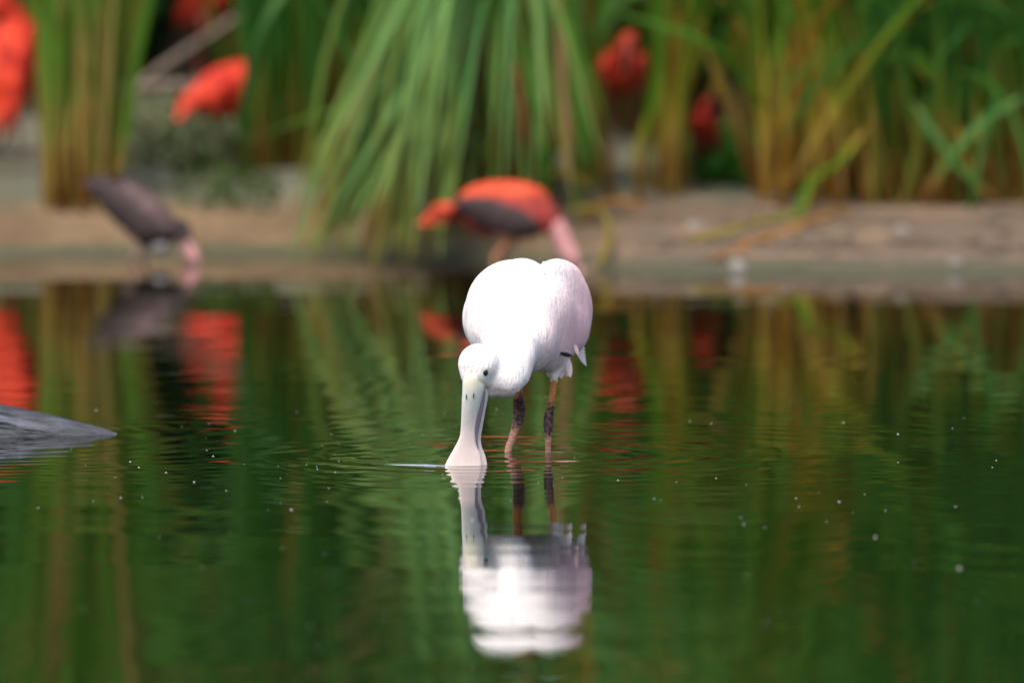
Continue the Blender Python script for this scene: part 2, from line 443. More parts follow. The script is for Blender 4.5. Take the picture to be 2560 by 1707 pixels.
bl += [path_blade([(1230, 470, 27.1), (1190, 60, 26.9), (1120, -60, 26.8), (1010, 120, 26.6), (905, 400, 26.4), (870, 640, 26.3)], 0.024, None),
       path_blade([(1200, 470, 27.1), (1130, -20, 26.9), (1040, -90, 26.7), (900, 150, 26.6), (800, 400, 26.4), (760, 560, 26.3)], 0.023, None),
       path_blade([(1220, 470, 27.1), (1170, 0, 26.9), (1120, 40, 26.7), (1060, 220, 26.6), (980, 420, 26.4), (930, 600, 26.3)], 0.026, None),
       path_blade([(1180, 470, 27.1), (1175, 60, 26.9), (1190, 60, 26.8), (1180, 250, 26.7), (1185, 430, 26.6)], 0.024, None),
       path_blade([(1230, 470, 27.1), (1200, 90, 26.9), (1250, 60, 26.8), (1300, 210, 26.7), (1310, 380, 26.6)], 0.019, 'dead'),
       path_blade([(1290, 480, 27.1), (1330, 100, 26.9), (1370, 20, 26.8), (1410, 170, 26.7), (1440, 400, 26.6)], 0.022, None),
       path_blade([(1240, 470, 26.9), (1330, 440, 26.8), (1420, 430, 26.7), (1480, 470, 26.6)], 0.016, 'gold'),
       path_blade([(960, 560, 26.5), (1010, 620, 26.3), (1050, 600, 26.2), (1080, 560, 26.2)], 0.014, 'gold'),
       path_blade([(1420, 520, 26.6), (1500, 520, 26.5), (1525, 590, 26.2), (1490, 680, 25.9)], 0.016, 'gold')]
make_clump('arching_grass', 'big arching blue-green grass clump drooping its leaves over the water', 'grass', 'reed and grass clumps on the bank', on_ground(1180, 27.2), bl, 'fountain')

# --- right of the middle, with ibises among the stems
bl = upright(1440, 1720, 27.2, 27.9, 120, (0.7, 1.6), (0.007, 0.016), 0.14, 0.9)
bl += [path_blade([(1600, 520, 27.1), (1590, 380, 27.1), (1640, 230, 27.1), (1655, 40, 27.1), (1650, -200, 27.1)], 0.019, None),
       path_blade([(1535, 510, 27.1), (1480, 330, 27.1), (1452, 150, 27.1), (1440, -60, 27.1), (1420, -300, 27.1)], 0.023, 'fountain')]
make_clump('grass_clump', 'thin yellow-green grass clump with scarlet ibises showing between its stems', 'grass', 'reed and grass clumps on the bank', on_ground(1580, 27.5), bl, 'yellow')

# --- wide yellow-based stand
bl = upright(1890, 2190, 26.95, 27.6, 200, (0.7, 1.6), (0.008, 0.018), 0.2, 1.3)
for k in range(7):                                         # long leaves leaning over to the left
    y0 = U(-40, 60)
    bl.append(path_blade([(2000 + U(-60, 60), 490, 27.1), (1960 + U(-30, 30), 330, 27.1), (1880 + U(-30, 30), 190 + y0, 27.0), (1750 + U(-40, 40), 70 + y0, 26.9), (1560 + U(-60, 60), -20 + y0, 26.9)], U(0.016, 0.028), 'yellow'))
bl += [path_blade([(2035, 420, 27.0), (2000, 540, 26.7), (1975, 590, 26.4), (1995, 650, 26.1), (2020, 705, 25.85)], 0.022, 'gold'),
       path_blade([(2180, 300, 27.0), (2100, 400, 26.9), (2020, 460, 26.7), (1990, 560, 26.5)], 0.019, 'yellow')]
make_clump('grass_clump', 'wide grass stand with yellow bases leaning over towards the red birds', 'grass', 'reed and grass clumps on the bank', on_ground(2040, 27.2), bl, 'yellow')

# --- far right stand
bl = upright(2190, 2640, 26.95, 27.7, 260, (0.7, 1.6), (0.008, 0.019), 0.22, 1.3)
bl += [path_blade([(2380, 490, 27.0), (2370, 300, 27.0), (2310, 160, 27.0), (2240, 130, 27.0), (2160, 190, 26.9)], 0.022, 'yellow'),
       path_blade([(2450, 500, 27.0), (2400, 330, 27.0), (2330, 190, 27.0), (2250, 120, 27.0)], 0.022, 'yellow'),
       path_blade([(2480, 480, 27.0), (2440, 250, 27.0), (2500, 130, 27.0), (2560, 90, 27.0)], 0.022, 'yellow'),
       path_blade([(2300, 500, 26.9), (2370, 400, 26.9), (2460, 300, 26.9), (2560, 240, 26.9)], 0.024, 'fountain'),
       path_blade([(2500, 510, 26.9), (2400, 420, 26.9), (2330, 330, 26.9), (2280, 250, 26.9)], 0.018, 'fountain')]
make_clump('grass_clump', 'dense dark green grass stand with crossing bent leaves above the stony bank', 'grass', 'reed and grass clumps on the bank', on_ground(2400, 27.3), bl, 'deep')

# --- clumps outside the frame's edges (they carry on the bank and are mirrored)
for k, (a, b_, mt, lb) in enumerate(((-700, -260, 'deep', 'dark reed clump past the lone tan-based reeds, beyond the gravel'), (2700, 3200, 'yellow', 'yellow-based grass stand beyond the dense dark green one'))):
    make_clump('grass_clump', lb, 'grass', 'reed and grass clumps on the bank', on_ground((a + b_) / 2, 27.4), upright(a, b_, 27, 27.9, 80, (0.8, 1.6), (0.012, 0.024)), mt)

# --- back row, darker and taller, in the shade of the shrubs
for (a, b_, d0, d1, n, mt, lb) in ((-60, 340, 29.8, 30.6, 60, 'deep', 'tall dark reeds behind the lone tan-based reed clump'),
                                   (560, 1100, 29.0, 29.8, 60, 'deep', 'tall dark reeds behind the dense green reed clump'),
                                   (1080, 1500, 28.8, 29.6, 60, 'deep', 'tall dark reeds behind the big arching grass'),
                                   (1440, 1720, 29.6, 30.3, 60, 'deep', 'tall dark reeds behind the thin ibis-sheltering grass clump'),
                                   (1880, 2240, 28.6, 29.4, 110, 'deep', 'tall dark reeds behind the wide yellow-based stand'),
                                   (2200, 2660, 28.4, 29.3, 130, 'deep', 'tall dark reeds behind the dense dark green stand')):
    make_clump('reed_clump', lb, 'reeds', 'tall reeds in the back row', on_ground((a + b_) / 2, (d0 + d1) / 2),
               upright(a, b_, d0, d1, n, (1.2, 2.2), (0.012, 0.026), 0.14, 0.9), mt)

# ------------------------------------------------------------------ shrubs and trees behind
def tube(path, radii, seg=8, closed_ends=True):
    verts, faces = [], []
    n = len(path)
    ref = Vector((0.31, 0.17, 0.93))
    for k, p in enumerate(path):
        tan = (path[min(k + 1, n - 1)] - path[max(k - 1, 0)]).normalized()
        if abs(tan.dot(ref)) > 0.95: ref = Vector((1, 0.1, 0))
        a = tan.cross(ref).normalized(); b = tan.cross(a)
        for s in range(seg):
            t = math.tau * s / seg
            verts.append(p + (a * math.cos(t) + b * math.sin(t)) * radii[k])
    for k in range(n - 1):
        for s in range(seg):
            s2 = (s + 1) % seg
            faces.append((k * seg + s, k * seg + s2, (k + 1) * seg + s2, (k + 1) * seg + s))
    if closed_ends:
        faces.append(tuple(range(seg))[::-1]); faces.append(tuple(range((n - 1) * seg, n * seg)))
    return verts, faces

def leaf_crown(n, centre, axes, size, clumps=26):
    verts, faces, uv = [], [], []
    cs = []
    for _ in range(clumps):
        v = Vector((random.gauss(0, 1), random.gauss(0, 1), random.gauss(0, 1))).normalized() * U(0.35, 1.0)
        cs.append((Vector((v.x * axes[0], v.y * axes[1], v.z * axes[2])) + centre, U(0.16, 0.34)))
    for _ in range(n):
        c, r = random.choice(cs)
        v = Vector((random.gauss(0, 1), random.gauss(0, 1), random.gauss(0, 1)))
        p = c + Vector((v.x * axes[0], v.y * axes[1], v.z * axes[2])) * r * 0.5
        if p.z < 0.05: continue
        d = Vector((random.gauss(0, 1), random.gauss(0, 1), random.gauss(-0.2, 0.7))).normalized()
        s = d.cross(Vector((random.gauss(0, 1), random.gauss(0, 1), 1.5))).normalized()
        l = U(0.6, 1.3) * size; w = l * U(0.22, 0.4)
        i = len(verts); nn = d.cross(s) * l * 0.12
        verts += [p, p + d * l * 0.45 + s * w + nn, p + d * l, p + d * l * 0.45 - s * w + nn]
        faces += [(i, i + 1, i + 2), (i, i + 2, i + 3)]
        u = random.random(); v_ = random.random()
        uv += [(u, v_)] * 4
    return verts, faces, uv

def make_shrub(name, label, cat, group, px, d, h, rx, n, size, mat):
    g = on_ground(px, d)
    root = empty(name, g, label, cat, group)
    v, f, uv = leaf_crown(n, Vector((0, 0, h * 0.52)), (rx, rx * 0.7, h * 0.5), size, 34)
    pd_obj('crown', v, f, M[mat], root, uv=uv, smooth=False)
    vs_, fs_ = [], []
    for k in range(5):
        a = U(0, math.tau); r = U(0.3, 0.75)
        top = Vector((math.cos(a) * rx * r, math.sin(a) * rx * r * 0.7, h * U(0.55, 0.85)))
        path = catmull([Vector((0, 0, -0.05)), Vector((top.x * 0.2, top.y * 0.2, h * 0.25)), top], 6)
        tv, tf = tube(path, [0.05 * (1 - 0.75 * i / 6) * (1 + h * 0.12) for i in range(7)], 6)
        o = len(vs_); vs_ += tv; fs_ += [tuple(i + o for i in q) for q in tf]
    pd_obj('trunk', vs_, fs_, M['bark'], root)

shr = [(-300, 31.6, 2.6, 1.0, 'shrub', 'dark leafy shrub behind the left-hand reeds, over the gravel'),
       (330, 31.8, 2.8, 0.95, 'shrub', 'dark shrub behind the dry slanting branch'),
       (860, 31.4, 3.0, 1.0, 'shrub', 'dark shrub behind the dense green reed clump'),
       (1330, 31.6, 2.7, 0.95, 'shrub', 'dark shrub behind the big arching grass'),
       (1790, 31.2, 2.6, 0.9, 'shrub', 'dark shrub in the gap where ibises stand'),
       (2250, 31.4, 2.9, 1.0, 'shrub', 'dark shrub behind the wide yellow-based stand'),
       (2750, 31.3, 2.6, 1.0, 'shrub', 'dark shrub behind the dense dark green stand')]
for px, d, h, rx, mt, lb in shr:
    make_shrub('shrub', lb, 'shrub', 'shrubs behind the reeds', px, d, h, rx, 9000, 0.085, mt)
for px, d, h, rx, lb in ((60, 31.0, 1.3, 0.42, 'low dark bush behind the tall scarlet ibis on the gravel'), (460, 31.0, 1.4, 0.46, 'low dark bush closing the gap behind the slanting bare branch'),
                         (1640, 30.9, 1.2, 0.42, 'low dark bush behind the round scarlet ibis'), (1860, 30.4, 1.0, 0.30, 'low dark bush behind the bright green groundcover')):
    make_shrub('bush', lb, 'bush', 'low dark bushes behind the reeds', px, d, h, rx, 6500, 0.075, 'shrub')
for k, (px, d, h, rx) in enumerate(((-900, 33.6, 6.5, 2.4), (250, 33.8, 7.0, 2.4), (1350, 33.5, 6.2, 2.3), (2350, 33.8, 6.8, 2.4), (3500, 33.6, 6.4, 2.4))):
    lb = ['green tree far past the left end of the reeds', 'leafy green tree behind the shrub with the dry branch', 'leafy green tree behind the arching grass',
          'leafy green tree behind the yellow-based stand', 'green tree past the dark green stand'][k]
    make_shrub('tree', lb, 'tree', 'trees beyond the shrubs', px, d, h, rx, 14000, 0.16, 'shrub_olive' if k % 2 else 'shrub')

# low groundcover patches
def ground_cover(name, label, px0, px1, d0, d1, n, size, mat):
    verts, faces, uv = [], [], []
    for _ in range(n):
        p = on_ground(U(px0, px1), U(d0, d1)); p.z += U(0, 0.05)
        d = Vector((random.gauss(0, 1), random.gauss(0, 1), U(0.2, 1.4))).normalized()
        s = d.cross(Vector((0.2, 0.3, 1))).normalized(); l = U(0.5, 1.2) * size; w = l * 0.3
        i = len(verts); verts += [p, p + d * l * 0.5 + s * w, p + d * l, p + d * l * 0.5 - s * w]
        faces += [(i, i + 1, i + 2), (i, i + 2, i + 3)]; uv += [(random.random(), random.random())] * 4
    o = pd_obj(name, verts, faces, M[mat], uv=uv, smooth=False)
    tag(o, label, 'groundcover', kind='stuff')
ground_cover('groundcover', 'pale grey-green groundcover on the gravel beside the lone reeds', 310, 640, 27.8, 30.4, 2200, 0.05, 'cover_grey')
ground_cover('groundcover', 'bright green low groundcover between the grass stands', 1740, 1930, 27.6, 29.2, 1800, 0.05, 'cover')
ground_cover('groundcover', 'small green plants edging the earth bank near the dark ibis', 440, 690, 27.0, 27.6, 190, 0.035, 'shrub_olive')

# dry branches
def stick(label, pts, r0, r1, mat='branch'):
    path = catmull([at(*p) for p in pts], 10)
    base = path[0]
    v, f = tube([p - base for p in path], [r0 + (r1 - r0) * k / 10 for k in range(11)], 8)
    o = pd_obj('branch', v, f, M[mat], loc=base)
    tag(o, label, 'branch')
stick('grey-brown bare branch slanting up through the dark gap', [(300, 262, 29.2), (390, 180, 29.2), (500, 105, 29.3), (640, 10, 29.4), (800, -120, 29.5)], 0.012, 0.008)
stick('thin brown stem lying level in the dark gap towards the red ibis', [(300, 232, 29.0), (420, 214, 29.0), (560, 228, 29.0), (720, 240, 29.1)], 0.014, 0.011)

# ------------------------------------------------------------------ stones and fallen leaves on the right bank
def stone_mesh(name, r, flat, seed):
    bm = bmesh.new(); bmesh.ops.create_icosphere(bm, subdivisions=2, radius=1)
    for v in bm.verts:
        k = 1 + 0.35 * mnoise.noise(v.co * 1.1 + Vector((seed, 0, 0)))
        v.co = Vector((v.co.x * r * k, v.co.y * r * k * 0.8, v.co.z * r * k * flat))
    me = bpy.data.meshes.new(name); bm.to_mesh(me); bm.free(); return me
smes = [stone_mesh('stone', 0.05, 0.55, s) for s in range(4)]
for me in smes: me.materials.append(M['stone'])
pmes = [stone_mesh('pale_stone', 0.05, 0.6, s + 9) for s in range(3)]
for me in pmes: me.materials.append(M['pale_stone'])
def put_stone(me, px, d, s, label, group):
    p = on_ground(px, d)
    o = link_mesh('stone', me, None, None, (p.x, p.y, max(p.z, -0.01) + 0.004 * s))
    o.scale = (s, s * U(0.8, 1.1), s * U(0.8, 1.1)); o.rotation_euler = (0, 0, U(0, 6.28)); tag(o, label, 'stone', group)
for k in range(24):
    put_stone(random.choice(smes), U(1460, 2580), U(25.95, 26.75), U(0.3, 0.75), 'small brown stone lying on the right-hand stony bank', 'brown stones on the bank')
put_stone(pmes[0], 1845, 25.92, 0.64, 'pale white stone at the water edge below the orange fallen leaf', None)
put_stone(pmes[1], 1738, 26.45, 0.46, 'pale white stone near the top of the bank above the orange fallen leaf', None)
put_stone(pmes[2], 2255, 26.3, 0.52, 'pale stone on the middle of the stony bank below the yellow-based stand', None)
put_stone(pmes[1], 2390, 26.0, 0.41, 'pale stone low at the stony bank edge below the dark green stand', None)

def fallen(label, pix, w, mat, cat='leaf'):
    pts = catmull([at(*p) for p in pix], 11)
    for p in pts: p.z = max(p.z, ground_z(p.x, p.y) + 0.008, 0.004)
    b = pts[0].copy()
    v, f, uv = ribbon([p - b for p in pts], w, Vector((0, -0.5, 0.9)), random.random())
    tag(pd_obj('fallen_leaf', v, f, M[mat], loc=b, uv=uv), label, cat)
fallen('long orange dead leaf lying aslant down the stony bank', [(2120, 520, 26.75), (2020, 560, 26.5), (1900, 610, 26.25), (1770, 655, 25.98)], 0.022, 'dead')
fallen('dull tan leaf lying above the orange fallen leaf', [(1990, 560, 26.6), (1850, 585, 26.4), (1700, 625, 26.2)], 0.02, 'gold')
fallen('short orange scrap of leaf by the arching grass', [(1440, 560, 26.6), (1520, 500, 26.8), (1620, 515, 26.8)], 0.022, 'dead')

# ------------------------------------------------------------------ birds: shared builders
def blob_mesh(name, ells, chains, voxel, smooth_it, mat):
    """one continuous surface grown round ellipsoids (centre, axes, rotation matrix) and tapered chains [(point, radius), ...]"""
    bm = bmesh.new()
    for c, ax, rot in ells:
        m = Matrix.Translation(c) @ (rot.to_4x4() if rot else Matrix()) @ Matrix.Diagonal((*ax, 1))
        bmesh.ops.create_icosphere(bm, subdivisions=4, radius=1, matrix=m)
    for ch in chains:
        for (p, r), (q, s) in zip(ch[:-1], ch[1:]):
            L = (q - p).length; k = max(2, int(L / (min(r, s) * 0.3)))
            for i in range(k + 1):
                t = i / k
                bmesh.ops.create_icosphere(bm, subdivisions=2, radius=r + (s - r) * t, matrix=Matrix.Translation(p.lerp(q, t)))
    me = bpy.data.meshes.new(name); bm.to_mesh(me); bm.free()
    o = bpy.data.objects.new('tmp', me); col.objects.link(o)
    r = o.modifiers.new('r', 'REMESH'); r.mode = 'VOXEL'; r.voxel_size = voxel
    s = o.modifiers.new('s', 'SMOOTH'); s.factor = 0.5; s.iterations = smooth_it
    dg = bpy.context.evaluated_depsgraph_get()
    out = bpy.data.meshes.new_from_object(o.evaluated_get(dg))
    bpy.data.objects.remove(o); bpy.data.meshes.remove(me)
    out.name = name; out.materials.clear(); out.materials.append(mat); out.shade_smooth()
    return out

def feather_geo(length, width, curl=0.12, pointed=0.5, n=6):
    """feather outline along +X, lying in XY, humped in Z"""
    v, f = [], []
    for k in range(n + 1):
        t = k / n
        w = width * 0.5 * (math.sin(math.pi * min(1, (0.18 + 0.82 * t)) ** (1.0 + pointed)) ** 0.6) if t < 1 else 0.0006
        w = max(w, 0.0006)
        z = -curl * length * t * t
        v += [Vector((t * length, -w, z - w * 0.25)), Vector((t * length, 0, z)), Vector((t * length, w, z - w * 0.25))]
    for k in range(n):
        a = 3 * k; f += [(a, a + 1, a + 4, a + 3), (a + 1, a + 2, a + 5, a + 4)]
    return v, f

def frame_mat(p, xdir, zdir):
    x = xdir.normalized(); y = zdir.cross(x).normalized(); z = x.cross(y)
    m = Matrix((x, y, z)).transposed().to_4x4(); m.translation = p
    return m

# ------------------------------------------------------------------ the roseate spoonbill
def mat_plumage(name, base, pink, lo, hi, amount, mask=None):
    m, nt, b = new_mat(name)
    pos, x, y, z = world_xyz(nt)
    n = noise_n(nt, pos, 28, 4, 0.6, mapping=(1, 1, 0.45))
    n2 = noise_n(nt, pos, 160, 3, 0.6, mapping=(1, 1, 0.35))
    f = smooth_range(nt, n, lo, hi, 0, amount)
    c = mix_c(nt, f, base, pink)
    if mask: c = mask(nt, c, pos, x, y, z, n)
    nt.links.new(c, b.inputs['Base Color'])
    b.inputs['Roughness'].default_value = 0.9; b.inputs['Specular IOR Level'].default_value = 0.15
    b.inputs['Sheen Weight'].default_value = 0.15; b.inputs['Sheen Roughness'].default_value = 0.6
    h = math_n(nt, 'ADD', math_n(nt, 'MULTIPLY', n, 0.8), math_n(nt, 'MULTIPLY', n2, 0.35))
    bump(nt, b, h, 0.009, 0.8)
    return m

HEAD_D = 20.03
HEAD = at(1194, 914, HEAD_D)
def face_mask(nt, c, pos, x, y, z, n):
    # bare greenish skin at the foot of the bill and round the eyes, with pinkish flecks on the forehead
    def near(pt, r0, r1, sz=1.0):
        d = nt.nodes.new('ShaderNodeVectorMath'); d.operation = 'SUBTRACT'; nt.links.new(pos, d.inputs[0]); d.inputs[1].default_value = pt
        s = nt.nodes.new('ShaderNodeVectorMath'); s.operation = 'MULTIPLY'; nt.links.new(d.outputs[0], s.inputs[0]); s.inputs[1].default_value = (1, 0.6, sz)
        l = nt.nodes.new('ShaderNodeVectorMath'); l.operation = 'LENGTH'; nt.links.new(s.outputs[0], l.inputs[0])
        return smooth_range(nt, l.outputs['Value'], r0, r1, 1, 0)
    skin = math_n(nt, 'MULTIPLY', near(at(1185, 962, HEAD_D - 0.03), 0.012, 0.024), smooth_range(nt, n, 0.3, 0.6, 0.5, 1.0))
    c = mix_c(nt, math_n(nt, 'MULTIPLY', skin, 0.9), c, (0.68, 0.67, 0.54))
    eye = near(at(1213, 936, HEAD_D - 0.03), 0.006, 0.015)
    c = mix_c(nt, math_n(nt, 'MULTIPLY', eye, 0.75), c, (0.56, 0.66, 0.66))
    fleck = math_n(nt, 'MULTIPLY', near(at(1176, 921, HEAD_D - 0.03), 0.006, 0.018, 1.4), smooth_range(nt, noise_n(nt, pos, 220, 3, 0.7), 0.46, 0.56))
    c = mix_c(nt, math_n(nt, 'MULTIPLY', fleck, 0.95), c, (0.55, 0.38, 0.34))
    crease = math_n(nt, 'MULTIPLY', near(at(1178, 939, HEAD_D - 0.03), 0.006, 0.018, 4.5), smooth_range(nt, noise_n(nt, pos, 180, 3, 0.7, mapping=(0.5, 0.5, 1.6)), 0.4, 0.6))
    c = mix_c(nt, math_n(nt, 'MULTIPLY', crease, 0.8), c, (0.38, 0.29, 0.18))
    # the folded wing blushes pink away from the mantle
    t = math_n(nt, 'ADD', math_n(nt, 'MULTIPLY', x, 1.0), math_n(nt, 'MULTIPLY', z, -0.35))
    t = math_n(nt, 'ADD', t, math_n(nt, 'MULTIPLY', math_n(nt, 'SUBTRACT', n, 0.5), 0.05))
    w = math_n(nt, 'MULTIPLY', smooth_range(nt, t, -0.06, 0.045), smooth_range(nt, z, 0.145, 0.19))
    c = mix_c(nt, math_n(nt, 'MULTIPLY', w, 0.95), c, (0.76, 0.45, 0.50))
    return c
M['white_plumage'] = mat_plumage('white_plumage', (0.82, 0.795, 0.805), (0.80, 0.71, 0.735), 0.45, 0.75, 0.6, face_mask)
M['pink_plumage'] = mat_plumage('pink_plumage', (0.76, 0.59, 0.63), (0.68, 0.40, 0.46), 0.42, 0.70, 0.8)
M['wing_white'] = mat_plumage('pale_wing_plumage', (0.82, 0.77, 0.78), (0.79, 0.62, 0.66), 0.4, 0.7, 0.5)

def simple(name, colr, rough=0.5, spec=0.5):
    m, nt, b = new_mat(name); b.inputs['Base Color'].default_value = (*colr, 1); b.inputs['Roughness'].default_value = rough
    b.inputs['Specular IOR Level'].default_value = spec
    return m
M['black'] = simple('black_crescent', (0.008, 0.007, 0.008), 0.7, 0.2)
M['eye'] = simple('dark_red_eye', (0.02, 0.008, 0.008), 0.08)
M['eye_ring'] = simple('eye_rim', (0.40, 0.47, 0.50), 0.6, 0.3)
M['nostril'] = simple('nostril', (0.04, 0.045, 0.05), 0.7)
M['mouth'] = simple('mouth_lining', (0.27, 0.21, 0.27), 0.5)

def mat_bill():
    m, nt, b = new_mat('bill_horn')
    pos, x, y, z = world_xyz(nt)
    n = noise_n(nt, pos, 60, 4, 0.6)
    zz = math_n(nt, 'ADD', z, math_n(nt, 'MULTIPLY', math_n(nt, 'SUBTRACT', n, 0.5), 0.06))
    f = math_n(nt, 'DIVIDE', zz, 0.16, clamp=True)
    c = ramp(nt, f, [(0.0, (0.86, 0.71, 0.69)), (0.35, (0.84, 0.72, 0.71)), (0.55, (0.77, 0.75, 0.75)), (0.82, (0.68, 0.73, 0.71)), (0.91, (0.69, 0.68, 0.57)), (1.0, (0.68, 0.65, 0.53))])
    streak = noise_n(nt, pos, 1.0, 3, 0.6, mapping=(220, 220, 12))
    c = mix_c(nt, smooth_range(nt, streak, 0.45, 0.75, 0, 0.22), c, (0.45, 0.52, 0.52))
    nt.links.new(c, b.inputs['Base Color']); b.inputs['Roughness'].default_value = 0.42; b.inputs['Specular IOR Level'].default_value = 0.35
    bump(nt, b, streak, 0.0012, 0.6)
    return m
M['bill'] = mat_bill()

def mat_leg(knee_z, name):
    m, nt, b = new_mat(name)
    pos, x, y, z = world_xyz(nt)
    n = noise_n(nt, pos, 130, 4, 0.65)
    dz = math_n(nt, 'ABSOLUTE', math_n(nt, 'SUBTRACT', z, knee_z))
    k = smooth_range(nt, math_n(nt, 'ADD', dz, math_n(nt, 'MULTIPLY', math_n(nt, 'SUBTRACT', n, 0.5), 0.05)), 0.018, 0.04, 1, 0)
    up = smooth_range(nt, z, knee_z, knee_z + 0.04)
    c = mix_c(nt, up, (0.56, 0.28, 0.19), (0.62, 0.22, 0.06))
    c = mix_c(nt, smooth_range(nt, n, 0.5, 0.7, 0, 0.35), c, (0.62, 0.42, 0.32))
    vor = nt.nodes.new('ShaderNodeTexVoronoi'); vor.inputs['Scale'].default_value = 330; nt.links.new(pos, vor.inputs[0])
    c = mix_c(nt, math_n(nt, 'MULTIPLY', smooth_range(nt, vor.outputs[0], 0.35, 0.7), 0.3), c, (0.16, 0.07, 0.045))
    dark = mix_c(nt, smooth_range(nt, n, 0.40, 0.66), (0.02, 0.013, 0.018), (0.17, 0.085, 0.075))
    c = mix_c(nt, k, c, dark)
    nt.links.new(c, b.inputs['Base Color']); b.inputs['Roughness'].default_value = 0.6; b.inputs['Specular IOR Level'].default_value = 0.3
    w = nt.nodes.new('ShaderNodeTexWave'); w.bands_direction = 'Z'; w.inputs['Scale'].default_value = 55; w.inputs['Distortion'].default_value = 3; w.inputs['Detail'].default_value = 2
    nt.links.new(pos, w.inputs[0])
    bump(nt, b, w.outputs[1], 0.0008, 0.6)
    return m

PSI = math.radians(20)
bf = Vector((-math.sin(PSI), -math.cos(PSI), 0)); br = Vector((math.cos(PSI), -math.sin(PSI), 0))
# local body frame: x = picture-right side of the bird, y = backwards along the body, z = up; tipped a little forward
BR = Matrix((br, -bf, Vector((0, 0, 1)))).transposed() @ Matrix.Rotation(math.radians(-6), 3, 'X')
SP = Vector((LEG_B.x * 0.5 + LEG_A.x * 0.5, 20.35, -0.135))
sp = empty('spoonbill', SP, 'white and pale pink spoonbill wading with its spoon-shaped bill dipped in the water', 'bird')
def W(px, py, d): return at(px, py, d) - SP

body_d = 20.40
ells = [(W(1288, 776, body_d), (0.077, 0.155, 0.0915), BR),
        (W(1268, 810, 20.30), (0.070, 0.095, 0.082), BR),
        (W(1350, 805, 20.42), (0.070, 0.150, 0.080), BR),
        (W(1340, 850, 20.36), (0.055, 0.085, 0.058), BR),
        (W(1305, 745, 20.44), (0.055, 0.10, 0.072), BR),
        (W(1392, 888, 20.36), (0.024, 0.035, 0.034), BR),
        (W(1215, 815, 20.36), (0.028, 0.06, 0.05), BR),
        (W(1396, 772, 20.40), (0.035, 0.167, 0.0905), BR),
        (W(1410, 815, 20.38), (0.028, 0.13, 0.060), BR),
        (W(1212, 796, 20.40), (0.030, 0.085, 0.060), BR),
        (W(1348, 785, 20.33), (0.060, 0.11, 0.076), BR),
        (W(1362, 856, 20.33), (0.046, 0.085, 0.052), BR),
        (W(1316, 850, 20.235), (0.056, 0.075, 0.060), BR),
        # head
        (W(1197, 911, HEAD_D), (0.0372, 0.039, 0.0378), None),
        (W(1190, 934, HEAD_D - 0.008), (0.0285, 0.030, 0.029), None),
        (W(1229, 954, HEAD_D + 0.02), (0.023, 0.028, 0.029), None)]
chains = [[(W(1276, 850, 20.21), 0.056), (W(1284, 888, 20.14), 0.046), (W(1277, 925, 20.08), 0.039), (W(1262, 948, 20.055), 0.0345), (W(1236, 942, 20.045), 0.032), (W(1204, 916, 20.035), 0.030)],
          [(W(1392, 895, 20.36), 0.026), (W(1388, 930, 20.345), 0.011), (W(1386, 948, 20.34), 0.007)]]
bmesh_body = blob_mesh('body', ells, chains, 0.0030, 26, M['white_plumage'])
def relax(me, weight, iters):
    n = len(me.vertices); co = np.empty(n * 3, np.float32); me.vertices.foreach_get('co', co); co = co.reshape(-1, 3).astype(np.float64)
    ed = np.empty(len(me.edges) * 2, np.int32); me.edges.foreach_get('vertices', ed); ed = ed.reshape(-1, 2)
    deg = np.bincount(ed.ravel(), minlength=n).astype(np.float64)
    w = np.array([weight(Vector(c)) for c in co])[:, None] * 0.6
    for _ in range(iters):
        acc = np.stack([np.bincount(ed[:, 0], co[ed[:, 1], k], n) + np.bincount(ed[:, 1], co[ed[:, 0], k], n) for k in range(3)], 1)
        co += w * (acc / np.maximum(deg, 1)[:, None] - co)
    me.vertices.foreach_set('co', co.astype(np.float32).ravel()); me.update()
Z_TOP = at(1350, 678, 20.38).z
# blend the flank and folded wing into one soft surface, leaving the notch over the back, the head and the thigh as they are
relax(bmesh_body, lambda c: (1 - sstep(Z_TOP - 0.02, Z_TOP, c.z + SP.z)) * sstep(0.145, 0.17, c.z + SP.z) * sstep(at(1285, 800, 20.3).x, at(1325, 800, 20.3).x, c.x + SP.x), 150)
link_mesh('body', bmesh_body, None, sp)

def feather_batch(items):
    v, f = [], []
    for m, (fv, ff) in items:
        o = len(v); v += [m @ p for p in fv]; f += [tuple(i + o for i in q) for q in ff]
    return v, f

body = [o for o in sp.children if o.name.startswith('body')][0]
def wing(centre, axes, mat, side, flen, rows, zmax):
    """folded wing: long covert and flight feathers shingled flat along the flank"""
    items = []
    for r in range(rows):
        zz = zmax - (zmax + 0.86) * r / (rows - 1)
        for k in range(9):
            yy = -0.80 + 1.2 * (k + 0.5 * (r % 2)) / 9 + U(-0.03, 0.03)
            rr = 1 - zz * zz - yy * yy
            if rr < 0.04: continue
            cx = side * math.sqrt(rr)
            nrm = Vector((cx / axes[0], yy / axes[1], zz / axes[2])).normalized()
            p = BR @ (Vector((cx * axes[0], yy * axes[1], zz * axes[2]))) + centre
            ok, hit, hn, _ = body.closest_point_on_mesh(p)
            d = BR @ Vector((0, 0.75, -0.85 + 0.25 * (zz < -0.3))); d = (d - hn * d.dot(hn)).normalized()
            ok2, h2, _, _ = body.closest_point_on_mesh(hit + d * flen * 1.2)
            if (h2 - (hit + d * flen * 1.2)).length > 0.006: continue
            items.append((frame_mat(hit - hn * 0.0004, d, hn), feather_geo(flen * U(0.9, 1.4), flen * U(0.22, 0.34), 0.16, 0.3)))
    fv, ff = feather_batch(items)
    return pd_obj('wing', fv, ff, M['white_plumage'], sp)
wing(W(1405, 785, 20.40), (0.034, 0.16, 0.095), 'pink_plumage', 1, 0.036, 7, -0.05)
wing(W(1200, 785, 20.42), (0.030, 0.13, 0.070), 'wing_white', -1, 0.03, 6, 0.5)

